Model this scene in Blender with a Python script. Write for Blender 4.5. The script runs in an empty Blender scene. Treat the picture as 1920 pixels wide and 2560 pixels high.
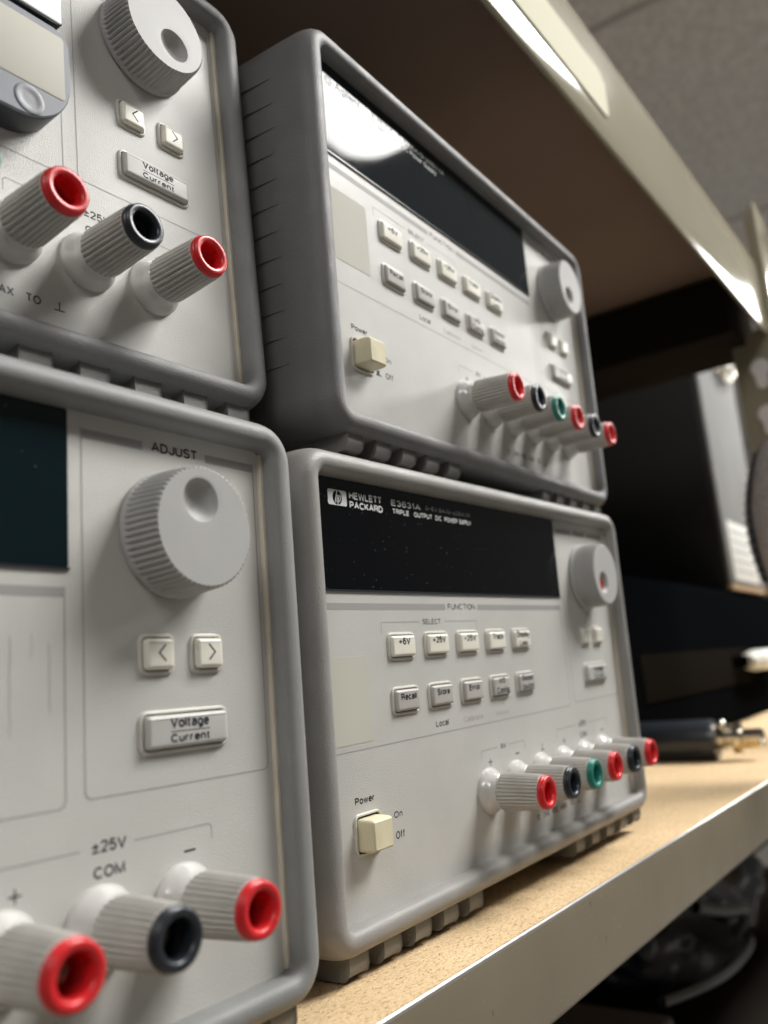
import bpy, bmesh, math, random
from mathutils import Vector, Matrix
random.seed(4)
SC = bpy.context.scene
COL = SC.collection
PI = math.pi
ZS = 0.0693            # shelf height offset: z = 0 is the chipboard the instruments stand on
MM = 0.001

# ------------------------------------------------------------------ camera
cam_d = bpy.data.cameras.new('camera'); cam = bpy.data.objects.new('camera', cam_d); COL.objects.link(cam)
R = Matrix(((0.5647258243632265, 0.08619741359579333, -0.8207647343704958),
            (0.11201815399760429, 0.977320415950572, 0.17971293148003886),
            (0.8176409214758296, -0.19342908378932028, 0.5422624024143294)))
def to_world(v): return Vector((v[0], v[2], -v[1]))
ax = to_world(R[0]); ay = -to_world(R[1]); az = -to_world(R[2])
m = Matrix((ax, ay, az)).transposed().to_4x4(); m.translation = Vector((0, 0, ZS))
cam.matrix_world = m
cam_d.sensor_fit = 'HORIZONTAL'; cam_d.sensor_width = 6.1; cam_d.lens = 6.1*2159.05/1920
cam_d.clip_start = 0.005; cam_d.clip_end = 60
cam_d.dof.use_dof = True; cam_d.dof.focus_distance = 0.218; cam_d.dof.aperture_fstop = 2.7
SC.camera = cam
# ------------------------------------------------------------------ world + exposure
w = bpy.data.worlds.new('World'); SC.world = w; w.use_nodes = True
bg = w.node_tree.nodes['Background']; bg.inputs[0].default_value = (1.0, .97, .93, 1); bg.inputs[1].default_value = 0.11
SC.view_settings.view_transform = 'Standard'; SC.view_settings.look = 'None'
SC.view_settings.exposure = 0.0; SC.view_settings.gamma = 1
LIGHT = 36.5           # radiance of the ceiling troffers

# ------------------------------------------------------------------ materials
def nodes(name):
    mt = bpy.data.materials.new(name); mt.use_nodes = True
    nt = mt.node_tree; return mt, nt, nt.nodes['Principled BSDF']
def mat(name, col, rough=.5, spec=.5, metal=0, bump=0, bscale=2000, var=0, vscale=60, coat=0, rvar=0, detail=3, sss=0):
    mt, nt, b = nodes(name)
    b.inputs['Base Color'].default_value = (*col, 1); b.inputs['Roughness'].default_value = rough
    b.inputs['Specular IOR Level'].default_value = spec; b.inputs['Metallic'].default_value = metal
    if coat: b.inputs['Coat Weight'].default_value = coat; b.inputs['Coat Roughness'].default_value = .08
    tc = nt.nodes.new('ShaderNodeTexCoord')
    def noise(scale, det):
        n = nt.nodes.new('ShaderNodeTexNoise'); n.inputs['Scale'].default_value = scale; n.inputs['Detail'].default_value = det
        nt.links.new(tc.outputs['Object'], n.inputs['Vector']); return n
    if bump:
        n = noise(bscale, detail); bp = nt.nodes.new('ShaderNodeBump'); bp.inputs['Strength'].default_value = bump
        bp.inputs['Distance'].default_value = .0003
        nt.links.new(n.outputs['Fac'], bp.inputs['Height']); nt.links.new(bp.outputs[0], b.inputs['Normal'])
    if var:
        n = noise(vscale, 6); r = nt.nodes.new('ShaderNodeValToRGB')
        r.color_ramp.elements[0].position = .3; r.color_ramp.elements[1].position = .7
        r.color_ramp.elements[0].color = (*[c*(1-var) for c in col], 1); r.color_ramp.elements[1].color = (*[min(1, c*(1+var*.5)) for c in col], 1)
        nt.links.new(n.outputs['Fac'], r.inputs[0]); nt.links.new(r.outputs[0], b.inputs['Base Color'])
    if rvar:
        n = noise(vscale*1.7, 5); mr = nt.nodes.new('ShaderNodeMapRange')
        mr.inputs[1].default_value = .3; mr.inputs[2].default_value = .7
        mr.inputs[3].default_value = max(0, rough-rvar); mr.inputs[4].default_value = rough+rvar
        nt.links.new(n.outputs['Fac'], mr.inputs[0]); nt.links.new(mr.outputs[0], b.inputs['Roughness'])
    return mt
M = {}
M['panel'] = mat('panel_plastic', (.55, .543, .515), .42, .5, bump=.42, bscale=3300, var=.10, vscale=24, rvar=.06)
M['bumper'] = mat('rubber_grey', (.215, .215, .215), .5, .45, bump=.55, bscale=3000, var=.12, vscale=70, rvar=.08)
M['foot'] = mat('foot_rubber', (.19, .185, .175), .5, .4, bump=.5, bscale=2500)
M['case'] = mat('case_paint', (.10, .10, .105), .5, .4, bump=.3, bscale=1500)
M['rib'] = mat('rib_rubber', (.16, .16, .165), .5, .4, bump=.4, bscale=1900)
M['trim'] = mat('trim_cream', (.60, .55, .46), .4, .5, var=.12, vscale=90)
M['ivory'] = mat('ivory_plastic', (.80, .78, .68), .38, .5, bump=.1, bscale=2500, var=.05)
M['keygrey'] = mat('grey_key', (.46, .44, .41), .4, .5, bump=.12, bscale=2500, var=.05)
M['vc'] = mat('grey_key_light', (.48, .475, .45), .4, .5, bump=.12, bscale=2500)
M['cream'] = mat('aged_cream_plastic', (.72, .66, .46), .36, .5, bump=.15, bscale=1500, var=.1, vscale=150)
M['rim'] = mat('key_rim', (.58, .56, .51), .35, .5)
M['knob'] = mat('knob_grey', (.43, .428, .42), .5, .28, bump=.12, bscale=2500, var=.04)
M['post'] = mat('post_grey', (.50, .485, .455), .38, .5, bump=.1, bscale=2000, var=.1, vscale=200)
M['postbase'] = mat('post_base_gloss', (.55, .54, .52), .14, .6, coat=.4)
M['red'] = mat('red_plastic', (.62, .018, .022), .3, .5, var=.1, vscale=300)
M['black'] = mat('black_plastic', (.018, .022, .028), .3, .5)
M['green'] = mat('green_plastic', (.02, .20, .16), .3, .5)
M['hole'] = mat('socket_dark', (.02, .02, .02), .5, .3)
M['gap'] = mat('shadow_gap', (.11, .105, .095), .7, .2)
M['metal'] = mat('nickel', (.65, .62, .55), .25, .5, metal=1)
M['brass'] = mat('brass_metal', (.72, .56, .30), .3, .5, metal=1)
M['ink'] = mat('dark_ink', (.018, .020, .028), .6, .3)
M['greyink'] = mat('grey_ink', (.33, .32, .315), .55, .3)
M['faint'] = mat('faint_ink', (.40, .385, .36), .55, .3)
M['white'] = mat('white_ink', (.72, .74, .74), .5, .3)
M['dimink'] = mat('dim_white_ink', (.32, .33, .33), .5, .3)
M['paper'] = mat('blank_label', (.51, .50, .435), .65, .25)
M['labelyellow'] = mat('cream_label', (.66, .64, .49), .75, .1)
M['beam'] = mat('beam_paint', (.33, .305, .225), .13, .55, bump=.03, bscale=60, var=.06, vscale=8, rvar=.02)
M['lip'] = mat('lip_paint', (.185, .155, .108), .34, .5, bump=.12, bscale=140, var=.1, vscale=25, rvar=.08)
M['bare'] = mat('bare_steel_edge', (.55, .54, .52), .3, .5, metal=.8, bump=.3, bscale=300)
M['darkbox'] = mat('black_enamel', (.003, .0034, .004), .9, .0, bump=.1, bscale=500)
M['brown'] = mat('dark_board', (.03, .025, .021), .95, .0, var=.2, vscale=4)
M['pcfront'] = mat('light_grey_front', (.21, .21, .205), .8, .15, var=.12, vscale=12)
M['wire'] = mat('silver_wire', (.85, .83, .76), .3, .8, metal=.3)
M['fabric'] = mat('grey_fabric', (.42, .385, .375), .9, .2, bump=1, bscale=900, var=.3, vscale=500)
M['plastic'] = mat('dark_poly_bag', (.014, .018, .026), .22, .6, bump=.6, bscale=40)
M['strap'] = mat('grey_tube', (.12, .125, .13), .4, .4)
M['dullbox'] = mat('dull_grey_box', (.10, .085, .08), .7, .3)
M['floor'] = mat('floor_vinyl', (.20, .188, .17), .6, .3, var=.1, vscale=2)
M['tagface'] = mat('tag_face', (.22, .235, .27), .5, .3, var=.06, vscale=120)
M['tagbutton'] = mat('tag_button', (.06, .07, .095), .4, .5, var=.35, vscale=260)
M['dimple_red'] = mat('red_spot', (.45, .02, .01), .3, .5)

def glassmat(name, col, dust=0.0, rough=.045, streak=0):
    mt, nt, b = nodes(name)
    b.inputs['Base Color'].default_value = (*col, 1); b.inputs['Roughness'].default_value = rough; b.inputs['Specular IOR Level'].default_value = .32
    tc = nt.nodes.new('ShaderNodeTexCoord')
    n = nt.nodes.new('ShaderNodeTexNoise'); n.inputs['Scale'].default_value = 60; n.inputs['Detail'].default_value = 5; n.inputs['Distortion'].default_value = 1.5
    nt.links.new(tc.outputs['Object'], n.inputs['Vector'])
    mr = nt.nodes.new('ShaderNodeMapRange'); mr.inputs[1].default_value = .35; mr.inputs[2].default_value = .75
    mr.inputs[3].default_value = rough; mr.inputs[4].default_value = rough*1.6
    nt.links.new(n.outputs['Fac'], mr.inputs[0]); nt.links.new(mr.outputs[0], b.inputs['Roughness'])
    if dust:
        v = nt.nodes.new('ShaderNodeTexVoronoi'); v.inputs['Scale'].default_value = 1900; v.inputs['Randomness'].default_value = 1
        nt.links.new(tc.outputs['Object'], v.inputs['Vector'])
        lt = nt.nodes.new('ShaderNodeMath'); lt.operation = 'LESS_THAN'; lt.inputs[1].default_value = .16
        nt.links.new(v.outputs['Distance'], lt.inputs[0])
        sep = nt.nodes.new('ShaderNodeSeparateColor'); nt.links.new(v.outputs['Color'], sep.inputs[0])
        gt = nt.nodes.new('ShaderNodeMath'); gt.operation = 'GREATER_THAN'; gt.inputs[1].default_value = 1-dust
        nt.links.new(sep.outputs[0], gt.inputs[0])
        mu = nt.nodes.new('ShaderNodeMath'); mu.operation = 'MULTIPLY'
        nt.links.new(lt.outputs[0], mu.inputs[0]); nt.links.new(gt.outputs[0], mu.inputs[1])
        mx = nt.nodes.new('ShaderNodeMix'); mx.data_type = 'RGBA'
        mx.inputs[6].default_value = (*col, 1); mx.inputs[7].default_value = (.42, .42, .4, 1)
        nt.links.new(mu.outputs[0], mx.inputs[0]); nt.links.new(mx.outputs[2], b.inputs['Base Color'])
    return mt
M['glass'] = glassmat('dark_window', (.0015, .002, .003), .032)
M['glass_up'] = glassmat('dark_window_clean', (.016, .020, .023), 0, .03)  # base colour lifted to carry the ceiling's dim reflection
M['glass_up'].node_tree.nodes['Principled BSDF'].inputs['Specular IOR Level'].default_value = .065
M['glass_teal'] = glassmat('teal_dark_window', (.004, .012, .015), .008)

def boardmat():
    mt, nt, b = nodes('chipboard')
    b.inputs['Roughness'].default_value = .72; b.inputs['Specular IOR Level'].default_value = .25
    tc = nt.nodes.new('ShaderNodeTexCoord')
    mp = nt.nodes.new('ShaderNodeMapping'); mp.inputs['Scale'].default_value = (.45, 1, 1); mp.inputs['Rotation'].default_value = (0, 0, .3)
    nt.links.new(tc.outputs['Object'], mp.inputs['Vector'])
    def ns(scale, det, src, dist=0):
        n = nt.nodes.new('ShaderNodeTexNoise'); n.inputs['Scale'].default_value = scale; n.inputs['Detail'].default_value = det
        n.inputs['Distortion'].default_value = dist; nt.links.new(src, n.inputs['Vector']); return n
    def ramp(src, stops):
        r = nt.nodes.new('ShaderNodeValToRGB'); e = r.color_ramp.elements
        e[0].position, e[0].color = stops[0][0], (*stops[0][1], 1); e[1].position, e[1].color = stops[-1][0], (*stops[-1][1], 1)
        for p, c in stops[1:-1]:
            x = e.new(p); x.color = (*c, 1)
        nt.links.new(src, r.inputs[0]); return r
    a = ns(1350, 6, mp.outputs[0], 1.2); c = ns(25, 4, tc.outputs['Object'])
    ra = ramp(a.outputs['Fac'], [(.32, (.28, .17, .085)), (.43, (.64, .47, .275)), (.6, (.74, .56, .345)), (.75, (.82, .66, .44))])
    rc = ramp(c.outputs['Fac'], [(.3, (.86, .84, .80)), (.7, (1, 1, 1))])
    mx = nt.nodes.new('ShaderNodeMix'); mx.data_type = 'RGBA'; mx.blend_type = 'MULTIPLY'; mx.inputs[0].default_value = 1
    nt.links.new(ra.outputs[0], mx.inputs[6]); nt.links.new(rc.outputs[0], mx.inputs[7])
    v = nt.nodes.new('ShaderNodeTexVoronoi'); v.inputs['Scale'].default_value = 420; nt.links.new(mp.outputs[0], v.inputs['Vector'])
    rv = ramp(v.outputs['Distance'], [(.05, (.35, .28, .2)), (.12, (1, 1, 1))])
    sep = nt.nodes.new('ShaderNodeSeparateColor'); nt.links.new(v.outputs['Color'], sep.inputs[0])
    gt = nt.nodes.new('ShaderNodeMath'); gt.operation = 'GREATER_THAN'; gt.inputs[1].default_value = .9; nt.links.new(sep.outputs[1], gt.inputs[0])
    mx2 = nt.nodes.new('ShaderNodeMix'); mx2.data_type = 'RGBA'; mx2.blend_type = 'MULTIPLY'
    nt.links.new(gt.outputs[0], mx2.inputs[0]); nt.links.new(mx.outputs[2], mx2.inputs[6]); nt.links.new(rv.outputs[0], mx2.inputs[7])
    nt.links.new(mx2.outputs[2], b.inputs['Base Color'])
    bp = nt.nodes.new('ShaderNodeBump'); bp.inputs['Strength'].default_value = .5; bp.inputs['Distance'].default_value = .0004
    nt.links.new(a.outputs['Fac'], bp.inputs['Height']); nt.links.new(bp.outputs[0], b.inputs['Normal'])
    return mt
M['board'] = boardmat()
def flecks(mt_, scale, amt, col, stretch):
    nt = mt_.node_tree; b = nt.nodes['Principled BSDF']; bc = b.inputs['Base Color']
    tc = nt.nodes.new('ShaderNodeTexCoord'); mp = nt.nodes.new('ShaderNodeMapping'); mp.inputs['Scale'].default_value = stretch
    nt.links.new(tc.outputs['Object'], mp.inputs['Vector'])
    v = nt.nodes.new('ShaderNodeTexVoronoi'); v.inputs['Scale'].default_value = scale; nt.links.new(mp.outputs[0], v.inputs['Vector'])
    lt = nt.nodes.new('ShaderNodeMath'); lt.operation = 'LESS_THAN'; lt.inputs[1].default_value = .17; nt.links.new(v.outputs['Distance'], lt.inputs[0])
    sp = nt.nodes.new('ShaderNodeSeparateColor'); nt.links.new(v.outputs['Color'], sp.inputs[0])
    gt = nt.nodes.new('ShaderNodeMath'); gt.operation = 'GREATER_THAN'; gt.inputs[1].default_value = 1-amt; nt.links.new(sp.outputs[0], gt.inputs[0])
    mu = nt.nodes.new('ShaderNodeMath'); mu.operation = 'MULTIPLY'; nt.links.new(lt.outputs[0], mu.inputs[0]); nt.links.new(gt.outputs[0], mu.inputs[1])
    mx = nt.nodes.new('ShaderNodeMix'); mx.data_type = 'RGBA'; nt.links.new(mu.outputs[0], mx.inputs[0]); mx.inputs[7].default_value = (*col, 1)
    if bc.links: nt.links.new(bc.links[0].from_socket, mx.inputs[6])
    else: mx.inputs[6].default_value = bc.default_value
    nt.links.new(mx.outputs[2], bc)
flecks(M['lip'], 330, .05, (.05, .04, .03), (1.6, 1, .5))
flecks(M['lip'], 900, .02, (.5, .48, .42), (1, 1, 1))
flecks(M['panel'], 260, .004, (.34, .32, .29), (1, 1, .8))
def ceilmat():
    mt, nt, b = nodes('acoustic_tile')
    b.inputs['Roughness'].default_value = .9
    tc = nt.nodes.new('ShaderNodeTexCoord')
    n = nt.nodes.new('ShaderNodeTexNoise'); n.inputs['Scale'].default_value = 55; n.inputs['Detail'].default_value = 6
    nt.links.new(tc.outputs['Object'], n.inputs['Vector'])
    r = nt.nodes.new('ShaderNodeValToRGB'); r.color_ramp.elements[0].position = .35; r.color_ramp.elements[1].position = .65
    r.color_ramp.elements[0].color = (.74, .72, .69, 1); r.color_ramp.elements[1].color = (.94, .92, .89, 1)
    nt.links.new(n.outputs['Fac'], r.inputs[0]); nt.links.new(r.outputs[0], b.inputs['Base Color'])
    return mt
M['ceiling'] = ceilmat()
def emis(name, col, s):
    mt, nt, b = nodes(name); b.inputs['Base Color'].default_value = (.8, .8, .8, 1)
    b.inputs['Emission Color'].default_value = (*col, 1); b.inputs['Emission Strength'].default_value = s; return mt
M['lamp'] = emis('troffer_diffuser', (1.0, .985, .955), LIGHT)
M['lamp_dim'] = emis('troffer_diffuser_dim', (1.0, .98, .955), LIGHT*.27)

# ------------------------------------------------------------------ mesh helpers (panel coordinates in mm: u right, v up, w out of the panel)
class MB:
    def __init__(s): s.v = []; s.f = []
    def add(s, vs, fs):
        o = len(s.v); s.v += vs; s.f += [tuple(i+o for i in f) for f in fs]
def rrect(u0, v0, u1, v1, r, n=5, rt=None):
    rt = r if rt is None else rt
    r = max(.001, min(r, (u1-u0)/2-.001, (v1-v0)/2-.001)); pts = []
    for cx, cy, a0, q_ in ((u1-r, v0+r, -90, r), (u1-rt, v1-rt, 0, rt), (u0+rt, v1-rt, 90, rt), (u0+r, v0+r, 180, r)):
        for k in range(n+1):
            a = math.radians(a0+90*k/n); pts.append((cx+q_*math.cos(a), cy+q_*math.sin(a)))
    return pts
def loft(mb, rect, r, prof, cap0=False, cap1=True, n=5, sx=1, sy=1, closed=False, rt=None):
    """prof: list of (outset, w); loops are rounded rects offset outward by outset"""
    u0, v0, u1, v1 = rect; vs = []; L = 4*(n+1)
    for e, w_ in prof:
        for (a, b_) in rrect(u0-e*sx, v0-e*sy, u1+e*sx, v1+e*sy, r+e, n, None if rt is None else rt+e): vs.append((a, w_, b_))
    fs = []; k = len(prof)
    for i in range(k if closed else k-1):
        j = (i+1) % k
        for q in range(L):
            q2 = (q+1) % L; fs.append((i*L+q, i*L+q2, j*L+q2, j*L+q))
    if cap0: fs.append(tuple(reversed(range(L))))
    if cap1: fs.append(tuple((k-1)*L+q for q in range(L)))
    mb.add(vs, fs)
def lathe(mb, u, v, prof, n=48, ridges=0, depth=0, cap1=True, cap0=False):
    """prof: (r, w, ridge_factor)"""
    vs = []; N = n if not ridges else ridges*6
    for p in prof:
        r, w_ = p[0], p[1]; rf = p[2] if len(p) > 2 else 0
        for k in range(N):
            a = 2*PI*k/N; rr = r
            if ridges and rf: rr = r-depth*rf*(0, 0, .3, 1, 1, .4)[k % 6]
            vs.append((u+rr*math.cos(a), w_, v+rr*math.sin(a)))
    fs = []
    for i in range(len(prof)-1):
        for q in range(N):
            q2 = (q+1) % N; fs.append((i*N+q, i*N+q2, (i+1)*N+q2, (i+1)*N+q))
    if cap1: fs.append(tuple((len(prof)-1)*N+q for q in range(N)))
    if cap0: fs.append(tuple(reversed(range(N))))
    mb.add(vs, fs)
def boxp(mb, u0, u1, w0, w1, v0, v1):
    vs = [(a, b, c) for a in (u0, u1) for b in (w0, w1) for c in (v0, v1)]
    mb.add(vs, [(0, 1, 3, 2), (4, 6, 7, 5), (0, 4, 5, 1), (2, 3, 7, 6), (0, 2, 6, 4), (1, 5, 7, 3)])
U0, V0 = 98.0, -12.0
def Lc(p): return ((p[0]-U0)*MM, -p[1]*MM, (p[2]-V0)*MM)
def build(mb, name, material, parent=None, conv=Lc, smooth=True, angle=35, bevel=0):
    me = bpy.data.meshes.new(name); me.from_pydata([conv(p) for p in mb.v], [], mb.f); me.update()
    bm = bmesh.new(); bm.from_mesh(me)
    if bevel: bmesh.ops.bevel(bm, geom=bm.edges[:], offset=bevel, segments=3, affect='EDGES', profile=.5)
    bmesh.ops.recalc_face_normals(bm, faces=bm.faces); bm.to_mesh(me); bm.free()
    if smooth: me.shade_smooth(); me.set_sharp_from_angle(angle=math.radians(angle))
    me.materials.append(material)
    o = bpy.data.objects.new(name, me); COL.objects.link(o)
    if parent: o.parent = parent
    return o
def S(p): return (p[0]*MM, p[1]*MM, p[2]*MM+ZS)      # camera-relative mm (x, y, z) to scene metres
def I(p): return p
def empty(name, label, cat, loc=(0, 0, 0), group=None, M4=None):
    o = bpy.data.objects.new(name, None); COL.objects.link(o); o.empty_display_size = .02
    if M4 is not None: o.matrix_world = M4
    else: o.location = loc
    o['label'] = label; o['category'] = cat
    if group: o['group'] = group
    return o

# ---- lettering: Blender's built-in font, fitted to a measured rectangle
def _a(cx, cy, rx, ry, a0, a1, n=9):
    return [(cx+rx*math.cos(math.radians(a0+(a1-a0)*k/n)), cy+ry*math.sin(math.radians(a0+(a1-a0)*k/n))) for k in range(n+1)]
X_ = .73
GL = {   # grotesque capitals and lower case drawn as pen strokes: advance width, strokes (cap height 1)
 'A': (.70, [[(0, 0), (.35, 1), (.70, 0)], [(.12, .34), (.58, .34)]]),
 'C': (.66, [_a(.35, .5, .35, .5, 42, 318, 20)]),
 'D': (.63, [[(0, 0), (0, 1), (.28, 1)]+_a(.28, .5, .35, .5, 80, -80, 12)+[(.28, 0), (0, 0)]]),
 'E': (.54, [[(.54, 0), (0, 0), (0, 1), (.54, 1)], [(0, .53), (.49, .53)]]),
 'F': (.52, [[(0, 0), (0, 1), (.52, 1)], [(0, .52), (.46, .52)]]),
 'H': (.60, [[(0, 0), (0, 1)], [(.60, 0), (.60, 1)], [(0, .53), (.60, .53)]]),
 'I': (.0, [[(0, 0), (0, 1)]]),
 'J': (.46, [[(.46, 1), (.46, .27)]+_a(.23, .26, .23, .26, 0, -180, 10)+[(0, .32)]]),
 'K': (.60, [[(0, 0), (0, 1)], [(.57, 1), (0, .36)], [(.2, .58), (.60, 0)]]),
 'L': (.50, [[(0, 1), (0, 0), (.50, 0)]]),
 'M': (.76, [[(0, 0), (0, 1), (.38, .05), (.76, 1), (.76, 0)]]),
 'N': (.62, [[(0, 0), (0, 1), (.62, 0), (.62, 1)]]),
 'O': (.72, [_a(.36, .5, .36, .5, 90, 450, 26)]),
 'P': (.56, [[(0, 0), (0, 1), (.30, 1)]+_a(.30, .73, .26, .27, 85, -85, 9)+[(.30, .46), (0, .46)]]),
 'R': (.60, [[(0, 0), (0, 1), (.32, 1)]+_a(.32, .75, .26, .25, 85, -85, 9)+[(.32, .5), (0, .5)], [(.34, .5), (.52, .38), (.56, .1), (.60, 0)]]),
 'S': (.58, [_a(.29, .75, .27, .25, 20, 215, 12)+_a(.29, .26, .29, .26, 45, -160, 12)]),
 'T': (.60, [[(0, 1), (.60, 1)], [(.30, 1), (.30, 0)]]),
 'U': (.60, [[(0, 1), (0, .3)]+_a(.30, .3, .30, .3, 180, 360, 12)+[(.60, 1)]]),
 'V': (.66, [[(0, 1), (.33, 0), (.66, 1)]]),
 'W': (.94, [[(0, 1), (.22, 0), (.47, .95), (.72, 0), (.94, 1)]]),
 'X': (.64, [[(0, 0), (.64, 1)], [(0, 1), (.64, 0)]]),
 'Y': (.64, [[(0, 1), (.32, .45), (.64, 1)], [(.32, .45), (.32, 0)]]),
 '0': (.50, [_a(.25, .5, .25, .5, 90, 450, 22)]),
 '1': (.24, [[(0, .72), (.22, 1), (.22, 0)]]),
 '2': (.50, [_a(.25, .73, .25, .27, 170, -35, 12)+[(0, 0), (.50, 0)]]),
 '3': (.50, [_a(.24, .75, .23, .25, 165, -80, 11), _a(.25, .27, .25, .27, 80, -165, 11)]),
 '4': (.52, [[(.40, 0), (.40, 1), (0, .28), (.52, .28)]]),
 '5': (.50, [[(.46, 1), (.08, 1), (.03, .5)]+_a(.25, .32, .25, .32, 120, -160, 13)]),
 '6': (.50, [_a(.27, .72, .25, .28, 30, 150, 6)+_a(.33, .42, .33, .42, 160, 185, 3)+_a(.25, .30, .25, .30, 190, 500, 18)]),
 '+': (.60, [[(0, .42), (.60, .42)], [(.30, .12), (.30, .72)]]), '-': (.42, [[(0, .42), (.42, .42)]]),
 '±': (.56, [[(0, .55), (.56, .55)], [(.28, .26), (.28, .84)], [(0, .03), (.56, .03)]]),
 ',': (.04, [[(.04, .06), (-.02, -.16)]]), '/': (.36, [[(0, -.02), (.36, 1.02)]]),
 'a': (.46, [_a(.23, .53, .22, .20, 165, 0, 9)+[(.45, .12), (.48, 0)], [(.45, .44), (.2, .42)]+_a(.20, .20, .20, .20, 90, 300, 10)+[(.45, .16)]]),
 'b': (.48, [[(0, 1), (0, 0)], _a(.25, .365, .25, .365, 180, -180, 20)]),
 'c': (.44, [_a(.25, .365, .25, .365, 45, 315, 16)]),
 'e': (.48, [[(.02, .38), (.48, .38)]+_a(.25, .365, .24, .365, 2, 318, 18)]),
 'f': (.28, [[(.10, 0), (.10, .8)]+_a(.27, .8, .17, .2, 180, 85, 5), [(0, X_), (.28, X_)]]),
 'g': (.48, [_a(.24, .365, .24, .365, 0, 360, 20), [(.48, X_), (.48, 0)]+_a(.25, -.05, .23, .22, 0, -150, 8)]),
 'i': (.0, [[(0, 0), (0, X_)], [(0, .9), (0, 1.0)]]),
 'k': (.42, [[(0, 0), (0, 1)], [(.38, X_), (0, .26)], [(.14, .42), (.42, 0)]]),
 'l': (.0, [[(0, 0), (0, 1)]]),
 'm': (.74, [[(0, 0), (0, X_)], _a(.19, .52, .185, .21, 180, 0, 8)+[(.375, 0)], _a(.56, .52, .185, .21, 180, 0, 8)+[(.745, 0)]]),
 'n': (.42, [[(0, 0), (0, X_)], _a(.21, .50, .21, .23, 180, 0, 9)+[(.42, 0)]]),
 'o': (.50, [_a(.25, .365, .25, .365, 90, 450, 22)]),
 'p': (.48, [[(0, X_), (0, -.26)], _a(.25, .365, .24, .365, 180, -180, 20)]),
 'r': (.27, [[(0, 0), (0, X_)], _a(.24, .44, .24, .29, 180, 85, 6)]),
 's': (.42, [_a(.21, .545, .19, .185, 25, 220, 9)+_a(.21, .19, .21, .19, 45, -160, 9)]),
 't': (.27, [[(.10, .95), (.10, .16)]+_a(.24, .16, .14, .16, 180, 275, 5), [(0, X_), (.27, X_)]]),
 'u': (.42, [[(0, X_), (0, .24)]+_a(.20, .24, .20, .24, 180, 350, 8)+[(.42, .3)], [(.42, X_), (.42, 0)]]),
 'w': (.66, [[(0, X_), (.16, 0), (.33, .7), (.50, 0), (.66, X_)]]),
 'y': (.46, [[(0, X_), (.24, .02)], [(.46, X_), (.20, -.16), (.12, -.25), (0, -.25)]]),
 ' ': (.22, [])}
_lz = [0]
def strip(mb, pts, t, w_):
    p = [pts[0]]
    for q_ in pts[1:]:
        if math.hypot(q_[0]-p[-1][0], q_[1]-p[-1][1]) > t*.08: p.append(q_)
    if len(p) < 2: return
    n = len(p); L = []; R_ = []
    closed = math.hypot(p[0][0]-p[-1][0], p[0][1]-p[-1][1]) < t*.3 and n > 6
    for i in range(n):
        a = p[i-1] if i else (p[-2] if closed else None); b_ = p[i+1] if i < n-1 else (p[1] if closed else None)
        def un(s_, e_): dx, dy = e_[0]-s_[0], e_[1]-s_[1]; l = math.hypot(dx, dy) or 1; return dx/l, dy/l
        d0 = un(a, p[i]) if a else None; d1 = un(p[i], b_) if b_ else None
        if d0 is None: d0 = d1
        if d1 is None: d1 = d0
        nx, ny = -(d0[1]+d1[1]), d0[0]+d1[0]; l = math.hypot(nx, ny)
        if l < .15: nx, ny = -d0[1], d0[0]; k = 1
        else: nx /= l; ny /= l; k = min(1.9, 1/max(.3, nx*-d0[1]+ny*d0[0]))
        ex = ey = 0
        L.append((p[i][0]+nx*k*t/2, w_, p[i][1]+ny*k*t/2)); R_.append((p[i][0]-nx*k*t/2, w_, p[i][1]-ny*k*t/2))
    mb.add(L+R_, [(i, i+1, n+i+1, n+i) for i in range(n-1)])
def text(mb, s, u0, u1, v0, v1, w_, bold=.012, slant=0):
    """fit the words to a measured rectangle; v0 = bottom of the drawn box (incl. descenders)"""
    x = 0; st = []
    for ch in s:
        wd, sts = GL[ch]
        for q_ in sts: st.append([(x+a, b_) for a, b_ in q_])
        x += wd+(.24 if ch != ' ' else .12)
    xs = [a for q_ in st for a, _ in q_]; ys = [b_ for q_ in st for _, b_ in q_]
    x0, x1, y0, y1 = min(xs), max(xs), min(ys), max(ys)
    cap = (v1-v0)/(y1-y0)                     # mm per cap height
    t = cap*(.14+bold*3.2)
    t = min(t, (u1-u0)/max(.6, (x1-x0))*.24)
    for k, q_ in enumerate(st):
        pts = [(u0+t/2+(a-x0)/max(1e-6, x1-x0)*(u1-u0-t), v0+t/2+(b_-y0)/max(1e-6, y1-y0)*(v1-v0-t)) for a, b_ in q_]
        strip(mb, pts, t, w_+.003*(k % 3))
def flat(mb, u0, u1, v0, v1, w_): mb.add([(u0, w_, v0), (u1, w_, v0), (u1, w_, v1), (u0, w_, v1)], [(0, 1, 2, 3)])
def line(mb, pts, t, w_):
    for (a, b_), (c, d) in zip(pts, pts[1:]):
        dx, dy = c-a, d-b_; l = math.hypot(dx, dy) or 1; nx, ny = -dy/l*t/2, dx/l*t/2; ex, ey = dx/l*t/2, dy/l*t/2
        mb.add([(a+nx-ex, w_, b_+ny-ey), (a-nx-ex, w_, b_-ny-ey), (c-nx+ex, w_, d-ny+ey), (c+nx+ex, w_, d+ny+ey)], [(0, 1, 2, 3)])

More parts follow.
